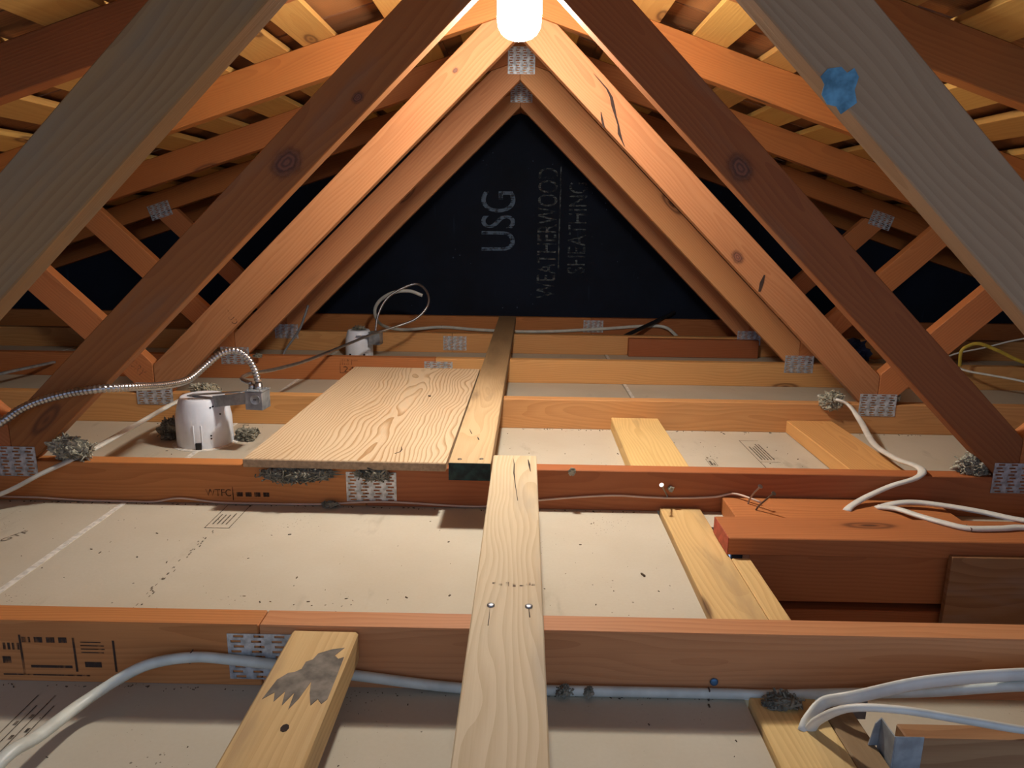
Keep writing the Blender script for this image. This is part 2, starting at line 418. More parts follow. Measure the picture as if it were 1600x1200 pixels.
PLATES = {}
def plate_mesh(wd, ht, cols, rows):
    key = (round(wd, 3), round(ht, 3), cols, rows)
    if key in PLATES: return PLATES[key]
    bm = bmesh.new(); t = 0.0012
    cw, ch = wd/cols, ht/rows
    def q(x, z, y): return bm.verts.new((x, y, z))
    for i in range(cols):
        for j in range(rows):
            x0 = -wd/2+i*cw; z0 = -ht/2+j*ch
            sx = cw*(0.16 if j % 2 else 0.30); hw = cw*0.50
            hx0, hx1 = x0+sx, x0+sx+hw; hz0, hz1 = z0+ch*0.26, z0+ch*0.74
            o = [(x0, z0), (x0+cw, z0), (x0+cw, z0+ch), (x0, z0+ch)]
            h = [(hx0, hz0), (hx1, hz0), (hx1, hz1), (hx0, hz1)]
            ov = [q(*p, -t) for p in o]; hv = [q(*p, -t) for p in h]; hb = [q(*p, 0) for p in h]
            for k in range(4):
                bm.faces.new((ov[k], ov[(k+1) % 4], hv[(k+1) % 4], hv[k]))
                bm.faces.new((hv[k], hv[(k+1) % 4], hb[(k+1) % 4], hb[k]))
    # rim
    c = [(-wd/2, -ht/2), (wd/2, -ht/2), (wd/2, ht/2), (-wd/2, ht/2)]
    f = [q(*p, -t) for p in c]; b = [q(*p, 0) for p in c]
    for k in range(4): bm.faces.new((f[k], f[(k+1) % 4], b[(k+1) % 4], b[k]))
    me = bpy.data.meshes.new('truss_plate'); bm.to_mesh(me); bm.free()
    me.materials.append(MAT['galv'])
    PLATES[key] = me; return me
def plate(parent, x, y, z, wd=0.107, ht=0.066, cols=4, rows=9, rot=0.0):
    return link('truss_plate', plate_mesh(wd, ht, cols, rows), None, parent,
                Matrix.Translation((x, y-0.0003, z)) @ Matrix.Rotation(rot, 4, 'Y'))

# ------------------------------------------------------------------ layout of the trusses
Y1, D = 0.8273, 0.61
def TY(k): return Y1+(k-1)*D
TH = 0.038
ZC = -0.089                       # top of the ceiling boards, underside of the chords
SL = 0.33                         # roof slope
ZL0, ZU0 = 1.050, 1.144           # lower / upper line of the top chords at the ridge
XE = 3.40
WS, WL0, WU0 = 0.968, 0.988, 1.112   # inner webs: slope, lower and upper line at the middle

# ------------------------------------------------------------------ structure: floor (backs of the ceiling boards)
floor = structure('floor', (0, 0, ZC))
seams = [-3.42, -2.05, -0.83, 0.405, 1.62, 2.84, 3.42]
def slab(pts):
    bm = bmesh.new()
    f = bm.faces.new([bm.verts.new((x, y, 0)) for x, y in pts])
    r = bmesh.ops.extrude_face_region(bm, geom=[f])
    bmesh.ops.translate(bm, vec=(0, 0, -0.0127), verts=[v for v in r['geom'] if isinstance(v, bmesh.types.BMVert)])
    return link('drywall_sheet', bm_mesh('drywall_sheet', bm), 'drywall', floor, Matrix.Translation((0, 0, ZC)))
for a, b in zip(seams, seams[1:]):
    a, b = a+0.002, b-0.002
    if a < 0 < b: slab([(a, -0.25), (0.312, -0.25), (0.312, 1.44), (b, 1.44), (b, 3.93), (a, 3.93)])
    elif a < 1 < b: slab([(a, 1.36), (b, 1.36), (b, 3.93), (a, 3.93)])
    else: slab([(a, -0.25), (b, -0.25), (b, 3.93), (a, 3.93)])
sheets = [o for o in floor.children]
def sheet_at(x): return sheets[[i for i in range(6) if seams[i] <= x < seams[i+1]][0]]
box('drywall_sheet', (0.40, -0.25, -0.315), (1.64, 1.34, -0.30), 'drywall', floor, 0.0)
def strip(name, x, ya, yb, wd):
    n = int((yb-ya)/0.06)+2; bm = bmesh.new(); L = []; Rr = []
    for i in range(n):
        y = ya+(yb-ya)*i/(n-1)
        e = wd*0.5
        z = ZC+0.0008
        L.append(bm.verts.new((-e*(1+random.uniform(-.1, .1)), y, 0))); Rr.append(bm.verts.new((e*(1+random.uniform(-.1, .1)), y, 0)))
    for i in range(n-1): bm.faces.new((L[i], Rr[i], Rr[i+1], L[i+1]))
    r = bmesh.ops.extrude_face_region(bm, geom=bm.faces[:])
    bmesh.ops.translate(bm, vec=(0, 0, 0.0012), verts=[v for v in r['geom'] if isinstance(v, bmesh.types.BMVert)])
    return link(name, bm_mesh(name, bm), 'joint', floor, Matrix.Translation((x, 0, ZC-0.0002)))
strip('joint_strip', -0.83, -0.2, 3.9, 0.012)
strip('joint_strip', 0.414, 1.5, 3.9, 0.011)
strip('joint_strip', -2.05, -0.2, 3.9, 0.012)
strip('joint_strip', 1.62, 1.5, 3.9, 0.012)

# back wall: black sheathing, three boards with a small gap
wall = structure('wall_back', (0, 3.92, ZC))
for a, b in ((-3.42, -1.94), (-1.938, 1.28), (1.282, 3.42)):
    pts = [(a, -0.35), (b, -0.35), (b, ZU0-SL*abs(b)+0.045)]
    if a < 0 < b: pts.append((0, ZU0+0.045))
    pts.append((a, ZU0-SL*abs(a)+0.045))
    o = lumber('sheathing_panel', pts, 3.916, 3.932, 'wall', wall, 0, 0.0)
    if a < 0 < b: mid = o
def wall_text(txt, xb, xt, z0, z1, mat, bold):
    # lettering reads upwards: letter tops point to the left
    m = Matrix(((0, -1, 0, xb), (0, 0, -1, 3.9152), (1, 0, 0, z0), (0, 0, 0, 1)))
    return lettering('wall_lettering', txt, mat, mid, m, z1-z0, xb-xt, bold)
wall_text('USG', -0.022, -0.202, 0.352, 0.66, 'wallprint', 0.0)
wall_text('WEATHERWOOD', 0.200, 0.098, 0.10, 0.782, 'wallprint2', 0.0)
wall_text('SHEATHING', 0.358, 0.262, 0.235, 0.71, 'wallprint2', 0.0)
rects('wall_lettering', [(0.212, 0.26, 0.219, 0.79)], 'wallprint2', mid, 'xz', 3.9152)

# ------------------------------------------------------------------ structure: roof slopes (skip sheathing and shakes)
def slope_pt(sgn, x, off):        # point on the sheathing plane, off = height above the chord tops, square to the slope
    a = math.atan(SL)
    return Vector((sgn*(x+off*math.sin(a)), 0, ZU0-SL*x+off*math.cos(a)))
LEFT = [(0.006, 0.085), (0.10, 0.19), (0.262, 0.357), (0.489, 0.575), (0.615, 0.708), (0.773, 0.882), (0.975, 1.06), (1.14, 1.235)]
RIGHT = [(0.006, 0.085), (0.10, 0.185), (0.272, 0.368), (0.457, 0.549), (0.64, 0.73), (0.81, 0.909), (0.987, 1.087), (1.157, 1.25)]
for s in (1.33, 1.51, 1.69, 1.87, 2.05, 2.23, 2.41, 2.59, 2.77, 2.95, 3.13, 3.31):
    j = random.uniform(-0.01, 0.01)
    LEFT.append((s+j, s+j+0.093)); RIGHT.append((s-j, s-j+0.093))
shake_mesh = {}
for sgn, lst, nm in ((-1, LEFT, 'ceiling'), (1, RIGHT, 'ceiling')):
    roof = structure(nm, (sgn*1.7, 1.8, 0.6))
    nrm = (sgn*math.sin(math.atan(SL)), 0, math.cos(math.atan(SL)))
    for a, b in lst:
        A = slope_pt(sgn, (a+b)/2, 0.010); B = A.copy()
        wd = (b-a)*math.sqrt(1+SL*SL)
        # a board line is two lengths butted over a truss
        cut = random.choice([TY(2), TY(3), TY(4)])+0.019 if a > 0.4 else 9
        segs = [(-0.25, cut-0.0015), (cut+0.0015, 3.915)] if cut < 4 else [(-0.25, 3.915)]
        for y0, y1 in segs:
            A.y, B.y = y0, y1
            beam('sheathing_board', A.copy(), B.copy(), wd, 0.019, 'board', roof, nrm, 0.0015)
    # shakes: rows of split boards lapping down the slope
    row = 0; x = -0.02
    while x < 3.42:
        y = -0.25-random.uniform(0, 0.1)
        while y < 3.90:
            wd = random.choice((0.18, 0.215, 0.25)); 
            if wd not in shake_mesh:
                bm = box_bm(0.40, wd-0.006, 0.009, 0.0); shake_mesh[wd] = bm_mesh('shake', bm)
                shake_mesh[wd].materials.append(MAT['shake'])
            P = slope_pt(sgn, x+0.15, 0.033+random.uniform(0, 0.003)); 
            a = math.atan(SL)*sgn
            m = Matrix.Translation((P.x, min(y+wd/2, 3.914-wd/2), P.z)) @ Matrix.Rotation(a, 4, 'Y') @ Matrix.Rotation(-0.03*sgn, 4, 'Y')
            link('shake', shake_mesh[wd], None, roof, m)
            y += wd
        x += 0.31; row += 1

# ------------------------------------------------------------------ roof trusses
TL = {1: 'nearest roof truss, its wide greyish webs running off the top corners, blue patch on one',
      2: 'second roof truss from the front, its webs lit bright along the edge beside the lamp',
      3: 'third roof truss, front faces of its webs lit bright orange just behind the lamp',
      4: 'fourth roof truss, with a slotted steel plate showing at its peak under the lamp',
      5: 'fifth roof truss, smallest inverted V framing the black wall with the white lettering',
      6: 'last roof truss standing flat against the black sheathing wall'}
TR = {}
chordmats = {1: ('fir', 'fir_mid'), 2: ('fir', 'fir_red'), 3: ('fir_pale', 'fir_pale'), 4: ('fir', 'fir_pale'), 5: ('fir_pale', 'fir_pale'), 6: ('fir', 'fir')}  # fifth chord paler to make up for lamp falloff
webmats = {1: 'fir_web', 2: 'fir_web2', 3: 'fir_lit', 4: 'fir_mid', 5: 'fir_mid', 6: 'fir'}  # web tones balance the lamp's falloff from truss to truss
PART = {}
for k in range(1, 7):
    y0, y1 = TY(k), TY(k)+TH
    t = thing('roof_truss', TL[k], 'roof truss', (0, y0+TH/2, ZC)); TR[k] = t; t['group'] = 'roof trusses along the attic'
    sx = {1: -0.318, 2: -0.31, 3: -0.42, 4: -0.305, 5: -0.298, 6: 0.4}[k]
    ml, mr = chordmats[k]
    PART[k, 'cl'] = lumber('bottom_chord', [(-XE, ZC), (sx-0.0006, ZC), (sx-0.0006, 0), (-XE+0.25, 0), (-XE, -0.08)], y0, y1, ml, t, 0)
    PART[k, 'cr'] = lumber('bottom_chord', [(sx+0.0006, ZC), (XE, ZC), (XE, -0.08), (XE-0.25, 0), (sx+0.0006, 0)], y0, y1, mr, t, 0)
    plate(t, sx+0.012, y0, -0.045)
    for s in (-1, 1):
        sd = 'l' if s < 0 else 'r'
        # top chord
        poly = [(0.0004, ZL0), (3.18, ZL0-SL*3.18+0.003), (3.40, ZL0-SL*3.18+0.003), (XE+0.02, ZU0-SL*(XE+0.02)), (0.0004, ZU0)]
        lumber('top_chord', [(s*x, z) for x, z in poly][::(1 if s > 0 else -1)], y0, y1, 'fir_top', t, math.atan(-SL*s))
        if k == 6: continue
        # inner web: from the peak down to the third point of the chord
        xm = (WU0-ZL0)/(WS-SL)
        poly = [(0.0004, WL0), (1.019, 0.0012), (1.0612, 0.0012), (1.0612, WU0-WS*1.0612), (xm+0.0016, WU0-WS*xm-0.0016), (0.0004, ZL0-0.0006)]
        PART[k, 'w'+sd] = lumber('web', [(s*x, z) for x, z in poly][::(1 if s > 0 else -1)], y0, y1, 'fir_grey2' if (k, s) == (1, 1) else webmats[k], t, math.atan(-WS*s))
        # outer web: from the foot of the inner web up to the middle of the top chord
        os_, hi, lo = 0.965, 0.968, 1.092
        xa = (ZL0+os_*hi)/(os_+SL)-0.0012; xb = (ZL0+os_*lo)/(os_+SL)-0.0012
        poly = [(1.0624, 0.0012), (lo+0.0012, 0.0012), (xb, os_*(xb-lo)), (xa, os_*(xa-hi)), (1.0624, os_*(1.0624-hi))]
        PART[k, 'o'+sd] = lumber('web', [(s*x, z) for x, z in poly][::(1 if s > 0 else -1)], y0, y1, 'fir', t, math.atan(os_*s))
        plate(t, s*1.064, y0, -0.001)
        plate(t, s*1.60, y0, ZL0-SL*1.60+0.012, 0.10, 0.064, 4, 8, math.atan(SL*s))
    if k < 6: plate(t, 0.004, y0, 1.050, 0.094, 0.088, 4, 11)

# marks on the trusses
y = TY(1)-0.0004
rs = [(-0.66, -0.0795, -0.545, -0.0775), (-0.511, -0.072, -0.508, -0.026)]
rs += [(-0.633, -0.079, -0.630, -0.02), (-0.563, -0.073, -0.56, -0.023), (-0.622, -0.068, -0.567, -0.064), (-0.658, -0.062, -0.647, -0.052)]
rs += [(-0.629+i*0.016, -0.031, -0.629+i*0.016+0.011, -0.023) for i in range(4)]
rs += [(-0.655+i*0.006, -0.042, -0.655+i*0.006+0.0035, -0.032) for i in range(4)]
rs += [(-0.553, -0.030-i*0.005, -0.520+random.uniform(-.008, 0), -0.0285-i*0.005) for i in range(4)] + [(-0.550, -0.066, -0.528, -0.058)]
rects('ink_stamp', rs, 'stamp', PART[1, 'cl'], 'xz', y)
y = TY(2)-0.0004
lettering('ink_stamp', 'WTFC', 'stamp', PART[2, 'cl'], Matrix(((1, 0, 0, -0.655), (0, 0, -1, y), (0, 1, 0, -0.072), (0, 0, 0, 1))), 0.055, 0.016)
rects('ink_stamp', [(-0.597, -0.081, -0.595, -0.05)]+[(-0.588+i*0.019, -0.072, -0.588+i*0.019+0.013, -0.062) for i in range(4)], 'stamp', PART[2, 'cl'], 'xz', y)
y = TY(4)-0.0004
rects('ink_stamp', outline(-0.668, -0.062, -0.60, -0.012, 0.002)[:3]+[(-0.665+i*0.007, -0.03, -0.663+i*0.007, -0.008) for i in range(7)], 'faint_stamp', PART[4, 'cl'], 'xz', y)
lettering('ink_stamp', '24', 'stamp', PART[4, 'cl'], Matrix(((1, 0, 0, -0.655), (0, 0, -1, y), (0, 1, 0, -0.058), (0, 0, 0, 1))), 0.042, 0.022)
# grade marks printed across the webs
for k, sd, x, z, txt in ((2, 'l', -0.80, 0.225, 'S-DRY'), (3, 'l', -0.845, 0.245, 'STUD')):
    a = math.atan(WS)
    m = Matrix.Translation((x, TY(k)-0.0004, z)) @ Matrix(((1, 0, 0, 0), (0, 0, -1, 0), (0, 1, 0, 0), (0, 0, 0, 1))) @ Matrix.Rotation(-R(50), 4, 'Z')
    lettering('ink_stamp', txt, 'faint_stamp', PART[k, 'w'+sd], m, 0.05, 0.017)
# big knots
for k, sd, x, z, s in ((2, 'l', -0.441, 0.615, 1.15), (2, 'r', 0.430, 0.616, 1.0), (2, 'l', -0.30, 0.735, 0.45), (3, 'l', -0.17, 0.90, 0.3), (3, 'r', 0.62, 0.42, 0.7)):
    bm = bmesh.new(); n = 28
    bm.faces.new([bm.verts.new((0.044*math.cos(2*math.pi*i/n), 0, 0.032*math.sin(2*math.pi*i/n))) for i in range(n)])
    me = bm_mesh('knot', bm)
    link('knot', me, 'knot', PART[k, 'w'+sd], Matrix.Translation((x, TY(k)-0.0005, z)) @ Matrix.Rotation(R(-44 if sd == 'l' else 44), 4, 'Y') @ Matrix.Diagonal((s, 1, s, 1)))
def jag(pts, wd, seed=0):
    """widen a polyline in XZ into a ragged sliver"""
    rnd = random.Random(seed); L = []; Rr = []
    n = len(pts)
    for i, (x, z) in enumerate(pts):
        ww = wd*math.sin(math.pi*(i+0.35)/(n+0.2))*rnd.uniform(0.5, 1.3)
        L.append((x-ww/2, z)); Rr.append((x+ww/2, z))
    return L+Rr[::-1]
yk = TY(3)
pl = [(0.198, 0.897), (0.215, 0.880), (0.236, 0.858), (0.248, 0.838), (0.254, 0.815), (0.262, 0.79), (0.270, 0.768), (0.274, 0.745), (0.283, 0.725), (0.290, 0.712)]
tag(flat_poly('crack', [(x, yk-0.0002, z) for x, z in jag(pl, 0.0095, 3)], 'crack', PART[3, 'wr'], (0, -1, 0)), 'long dark split')
tag(flat_poly('crack', [(x, yk-0.0002, z) for x, z in jag([(0.222, 0.80), (0.226, 0.78), (0.232, 0.76)], 0.006, 5)], 'crack', PART[3, 'wr'], (0, -1, 0)), 'short dark split')
tag(flat_poly('crack', [(x, yk-0.0002, z) for x, z in jag([(0.70, 0.372), (0.694, 0.350), (0.690, 0.325)], 0.010, 6)], 'crack', PART[3, 'wr'], (0, -1, 0)), 'short torn split')
# blue patch on the nearest right web
pp = [(0.331, 0.668), (0.338, 0.676), (0.352, 0.678), (0.359, 0.672), (0.366, 0.677), (0.372, 0.668), (0.369, 0.655), (0.373, 0.642),
      (0.365, 0.636), (0.357, 0.630), (0.351, 0.638), (0.341, 0.640), (0.334, 0.650), (0.336, 0.660)]
tag(flat_poly('paint_patch', [(x, TY(1)-0.0002, z) for x, z in pp], 'bluechalk', PART[1, 'wr'], (0, -1, 0)), 'ragged pale blue paint patch')

# ------------------------------------------------------------------ lamp
lamp = thing('hanging_lamp', 'glowing white lamp bulb hanging under the ridge at top centre', 'lamp', (0.002, 1.59, 0.874))
m = Matrix.Translation((0.002, 1.59, 0.872))
link('bulb_face', bm_mesh('bulb_face', lathe_bm([(0.001, 0.0), (0.014, 0.0012), (0.027, 0.006), (0.037, 0.014)], 40), True), 'bulb_face', lamp, m)
prof = [(0.0372, 0.0142), (0.0435, 0.026), (0.0455, 0.040), (0.0455, 0.100), (0.040, 0.116), (0.028, 0.126), (0.020, 0.130)]
link('bulb', bm_mesh('bulb', lathe_bm(prof, 40), True), 'bulb', lamp, m)
link('socket', bm_mesh('socket', lathe_bm([(0.021, 0.130), (0.024, 0.134), (0.024, 0.165), (0.018, 0.178), (0.006, 0.182)], 28), True), 'socket', lamp, m)
beam('cord', (0.002, 1.59, 1.053), (0.002, 1.59, 1.139), 0.007, 0.007, 'socket', lamp, (1, 0, 0), 0.002)

# ------------------------------------------------------------------ planks and boards over the joists
p = thing('wood_plank', 'pale two-by-four laid flat down the middle in front, two bright nail heads in it', 'plank', (0.003, 0.95, 0))
ob = beam('board', (0.0005, 0.34, 0.0195), (0.0072, 1.416, 0.0195), 0.089, 0.037, 'pine', p)
for x, yy in ((-0.018, 0.821), (0.030, 0.820)):
    link('nail_head', bm_mesh('nail_head', lathe_bm([(0.0045, 0), (0.005, 0.0006), (0.005, 0.0018), (0.0035, 0.0026)], 14), True), 'nail', p, Matrix.Translation((x, yy, 0.0375)))
def crackxy(pts, wd, z, parent, seed):
    return flat_poly('crack', [(x, q, z) for x, q in jag(pts, wd, seed)], 'crack', parent, (0, 0, 1), 0.0005)
crackxy([(0.004, 1.395), (0.006, 1.36), (0.006, 1.31), (0.009, 1.25), (0.014, 1.17)], 0.0022, 0.0380, ob, 1)
crackxy([(0.034, 1.39), (0.036, 1.36), (0.038, 1.32)], 0.003, 0.0380, ob, 2)
crackxy([(-0.019, 0.815), (-0.019, 0.79), (-0.0195, 0.775)], 0.0016, 0.0380, ob, 4)
crackxy([(0.030, 0.815), (0.031, 0.795)], 0.0014, 0.0380, ob, 5)
rects('ink_stamp', [(-0.020+i*0.009+random.uniform(0, .002), 0.872+random.uniform(-.004, .004), -0.014+i*0.009, 0.878+random.uniform(-.003, .004)) for i in range(4)]
      + [(0.026, 0.874, 0.033, 0.881), (0.018, 0.871, 0.024, 0.874), (0.034, 0.873, 0.039, 0.878)], 'faint_stamp', ob, 'xy', 0.0384)

p = thing('wood_plank', 'long stained plank with dark green front end, running back to the black wall', 'plank', (-0.065, 2.4, 0))
A = Vector((-0.0835, 1.363, 0.0195)); B = Vector((-0.0505, 3.62, 0.0195))
ob = beam('board', A, B, 0.085, 0.037, 'plank_dirty', p)
dr = (B-A).normalized()
beam('painted_end', A-dr*0.0012, A-dr*0.0001, 0.0842, 0.0362, 'green', p, bev=0.0)['label'] = 'dark green painted end'
for dx, yy in ((-0.022, 1.385), (0.022, 1.389)):
    link('nail_head', bm_mesh('nail_head', lathe_bm([(0.004, 0), (0.0045, 0.0006), (0.004, 0.0014)], 12), True), 'nail_rust', p, Matrix.Translation((-0.083+dx, yy, 0.0376)))
crackxy([(-0.100, 1.60), (-0.096, 1.58), (-0.093, 1.565)], 0.003, 0.0380, ob, 7)
crackxy([(-0.078, 1.54), (-0.074, 1.52)], 0.003, 0.0380, ob, 8)

p = thing('shelf_board', 'wide oak-grained shelf board lying across the joists beside the white light housing', 'board', (-0.34, 1.9, 0))
ob = link('board', bm_mesh('board', box_bm(0.966, 0.4265, 0.0172, 0.0008)), 'oak', p,
          Matrix.Translation((-0.3420, 1.9040, 0.0100)) @ Matrix.Rotation(R(90-0.9), 4, 'Z'))
fe = [Vector((-0.5625, 1.4245, 0)), Vector((-0.1365, 1.4178, 0))]
box_e = beam('board_edge', fe[0]+Vector((0, -0.0038, 0.0100)), fe[1]+Vector((0, -0.0038, 0.0100)), 0.005, 0.0178, 'particle', p, bev=0.0012)
box_e['label'] = 'raw brown particleboard edge'
crackxy([(-0.246, 1.52), (-0.242, 1.50), (-0.243, 1.485), (-0.252, 1.472)], 0.0035, 0.0187, ob, 9)

# stubby blocks
p = tag(beam('wood_block', (-0.2305, 0.8255, -0.0250), (-0.2345, 0.33, -0.0250), 0.085, 0.042, 'pine_block', bev=0.003),
        'short thick timber with grey smear on top, by the front joist at lower left', 'wood block')
sm = [(-0.264, 0.688), (-0.259, 0.722), (-0.250, 0.735), (-0.243, 0.737), (-0.237, 0.743), (-0.236, 0.757), (-0.229, 0.762), (-0.226, 0.774), (-0.212, 0.783), (-0.197, 0.787),
      (-0.205, 0.771), (-0.199, 0.764), (-0.193, 0.768), (-0.1925, 0.735), (-0.1925, 0.690), (-0.197, 0.682), (-0.203, 0.690), (-0.208, 0.679), (-0.215, 0.700), (-0.219, 0.720),
      (-0.224, 0.690), (-0.230, 0.672), (-0.232, 0.700), (-0.239, 0.678), (-0.243, 0.702), (-0.250, 0.684), (-0.254, 0.700)]
tag(flat_poly('smear', [(x, yy, -0.0041) for x, yy in sm], 'grime', p, (0, 0, 1), 0.0006), 'grey mortar smear')
hole = [(-0.2245+0.0045*math.cos(i*0.785), 0.643+0.006*math.sin(i*0.785), -0.0041) for i in range(8)]
tag(flat_poly('nail_hole', hole, 'crack', p, (0, 0, 1), 0.0006), 'dark nail hole')

def flat_block(label, x0, x1, ya, yb, mat, dz=0.0, name='wood_block', x2=None, x3=None):
    x2 = x0 if x2 is None else x2; x3 = x1 if x3 is None else x3
    A = ((x0+x1)/2, ya, ZC+0.0195+dz); B = ((x2+x3)/2, yb, ZC+0.0195+dz)
    return tag(beam(name, A, B, x1-x0, 0.037, mat, bev=0.002), label, 'wood block', 'short blocks between the joists')
flat_block('yellowish gouged block between the two front joists, right of the middle plank', 0.3165, 0.4025, 0.866, 1.433, 'pine_block', -0.0275)
flat_block('narrow yellowish strip along the right side of the gouged block', 0.4035, 0.4375, 0.866, 1.203, 'pine_block', -0.0275)
flat_block('scuffed short block on the ceiling boards behind the second joist, nearer the middle plank', 0.282, 0.420, 1.477, 2.045, 'pine_block', x2=0.288, x3=0.423)
flat_block('plain short block behind the second joist, near the foot of the bright right web', 0.797, 0.930, 1.477, 2.045, 'fir_pale', x2=0.797, x3=0.942)
flat_block('stained block in front of the nearest joist at lower right, cable ends tucked above it', 0.3145, 0.400, 0.36, 0.8120, 'pine_block', -0.0285)
flat_block('gouged narrow block touching the stained block at lower right', 0.401, 0.4375, 0.36, 0.8120, 'plank_dirty', -0.0285)
# framing round the dropped chase on the right
p = thing('header_beam', 'flat orange beam with a red painted end over the dark recess at right', 'beam', (0.9, 1.257, -0.08))
lumber('beam', [(0.398, -0.0755), (1.70, -0.0755), (1.70, -0.0420), (0.398, -0.0420)], 1.208, 1.306, 'fir', p)
box('painted_end', (0.3968, 1.209, -0.0748), (0.3979, 1.305, -0.0427), 'redpaint', p, 0)['label'] = 'red painted end'
p = tag(lumber('wood_block', [(0.447, -0.0885), (0.892, -0.0885), (0.892, -0.0525), (0.447, -0.0525)], 1.310, 1.4355, 'fir'),
        'flat orange board with bent nails tucked against the second joist at right', 'wood block')
p = tag(lumber('header_board', [(0.440, -0.171), (1.70, -0.171), (1.70, -0.0765), (0.440, -0.0765)], 1.216, 1.254, 'fir'),
        'upright orange board under the red-ended beam, inside the recess', 'board')
p = tag(lumber('header_board', [(0.440, -0.299), (1.70, -0.299), (1.70, -0.187), (0.440, -0.187)], 1.216, 1.254, 'fir_red'),
        'lowest board in the recess, under a dark gap below the upright orange board', 'board')
box('soffit_gap_shade', (0.42, 1.256, -0.2995), (1.70, 1.262, -0.0905), 'black', floor, 0)  # near-black sheet whose colour gives the gap between the boards its shade
p = tag(box('plywood_panel', (0.797, 1.196, -0.2985), (1.68, 1.2075, -0.0665), 'ply', None, 0.001),
        'brown plywood panel with white dust, standing in the recess at the right edge', 'plywood')
p = tag(lumber('header_board', [(0.455, -0.2995), (1.66, -0.2995), (1.66, -0.047), (0.455, -0.047)], 0.700, 0.726, 'ply'),
        'dull brown dusty header board in the lower right corner, in front of the nearest joist', 'board')
h = thing('joist_hanger', 'bent steel joist hanger at the end of the dusty header board, lower right', 'joist hanger', (0.445, 0.70, -0.15))
box('flange', (0.4405, 0.6975, -0.135), (0.472, 0.6990, -0.0430), 'galv_dull', h, 0.0003)
box('seat', (0.4390, 0.6975, -0.135), (0.4405, 0.7300, -0.0430), 'galv_dull', h, 0.0003)
lumber('flange', [(0.428, -0.079), (0.4388, -0.079), (0.4388, -0.043), (0.433, -0.050)], 0.7280, 0.7295, 'galv_dull', h, 0, 0.0)
p = tag(box('steel_strap', (0.440, 0.8235, -0.118), (0.474, 0.8255, -0.0895), 'galv_dull', None, 0.0004), 'small dark steel strap under the nearest joist at lower right', 'strap')
# lining of the chase, seen only as dark sides
box('soffit_side', (0.432, 0.37, -0.2995), (0.4375, 0.824, -0.119), 'drywall', floor, 0)
box('soffit_side', (0.432, 0.867, -0.2995), (0.4375, 1.214, -0.118), 'drywall', floor, 0)

tag(lumber('wood_board', [(0.51, ZC+0.001), (1.10, ZC+0.001), (1.10, -0.006), (0.51, -0.006)], TY(5)-0.039, TY(5)-0.001, 'fir_red'),
    'dark board nailed to the face of the fifth joist, right of the long plank', 'board')

# ------------------------------------------------------------------ recessed light housings
def housing(x, y, r, ztop, label, big):
    t = thing('recessed_light', label, 'light fixture', (x, y, ZC), 'recessed light housings')
    zb = ZC+0.0006; h = ztop-zb
    prof = [(r*1.0, 0), (r*1.01, h*0.02), (r*1.0, h*0.55), (r*0.985, h*0.60), (r*0.95, h*0.72), (r*0.86, h*0.90), (r*0.80, h*0.975), (r*0.76, h), (r*0.70, h*0.992), (0.002, h*0.990)]
    link('housing', bm_mesh('housing', lathe_bm(prof, 56), True), 'white_can', t, Matrix.Translation((x, y, zb)))
    return t
t = housing(-0.839, 1.862, 0.0715, 0.043, 'large white dome-shaped recessed light housing between second and third joists at left', True)
x, y = -0.839, 1.862
link('plaster_rim', bm_mesh('plaster_rim', lathe_bm([(0.0705, 0.0), (0.0850, 0.0), (0.0835, 0.0012), (0.0705, 0.0022), (0.0705, 0.0)], 40, None, False)), 'joint', t, Matrix.Translation((-0.839, 1.862, ZC+0.0004)))
# raised spring channel on the front, black clip below it
def onfront(ang, r): return Vector((x+r*math.sin(ang), y-r*math.cos(ang), 0))
for a in (0.02, 0.30):
    P = onfront(a, 0.0715); beam('channel_rib', (P.x, P.y, -0.078), (P.x, P.y, -0.022), 0.003, 0.003, 'white_can', t, (P.x-x, P.y-y, 0), 0.0006)
P = onfront(0.17, 0.0735)
mm = Matrix.Translation((P.x, P.y, -0.079)) @ Matrix.Rotation(0.17, 4, 'Z')
link('clip', bm_mesh('clip', box_bm(0.015, 0.005, 0.020, 0.001)), 'black', t, mm)
for a, z in ((0.62, -0.052), (0.62, -0.060), (0.70, 0.022), (0.80, 0.024), (1.02, 0.002)):
    rr = 0.0717 if z < 0.01 else 0.0645
    P = onfront(a, rr)
    bm = lathe_bm([(0.0022, -0.001), (0.0022, 0.001)], 10)
    link('vent_hole', bm_mesh('vent_hole', bm), 'black', t, Matrix.Translation((P.x, P.y, z)) @ Matrix.Rotation(a, 4, 'Z') @ Matrix.Rotation(R(90), 4, 'X'))
beam('bracket', (-0.872, 1.862, 0.0440), (-0.700, 1.797, 0.0700), 0.022, 0.0016, 'galv_dull', t, bev=0.0003)
beam('bracket', (-0.790, 1.820, 0.0370), (-0.690, 1.786, 0.0560), 0.0016, 0.030, 'galv_dull', t, bev=0.0003)
box('paper_label', (-0.858, 1.812, 0.0428), (-0.815, 1.828, 0.0434), 'label', t, 0)
jm = Matrix.Translation((-0.664, 1.795, 0.052)) @ Matrix.Rotation(R(-6), 4, 'Z')
jb = link('junction_box', bm_mesh('junction_box', box_bm(0.047, 0.046, 0.048, 0.0015)), 'galv_dull', t, jm)
link('knockout', bm_mesh('knockout', lathe_bm([(0.0135, -0.0006), (0.0135, 0.0004), (0.0125, 0.0009), (0.0118, 0.0003), (0.001, 0.0003)], 28), True), 'galv_dull', jb, jm @ Matrix.Translation((0.004, -0.0232, 0.004)) @ Matrix.Rotation(R(90), 4, 'X'))
link('knockout_slot', bm_mesh('knockout_slot', box_bm(0.008, 0.0014, 0.0022, 0)), 'black', jb, jm @ Matrix.Translation((0.004, -0.0238, 0.004)))
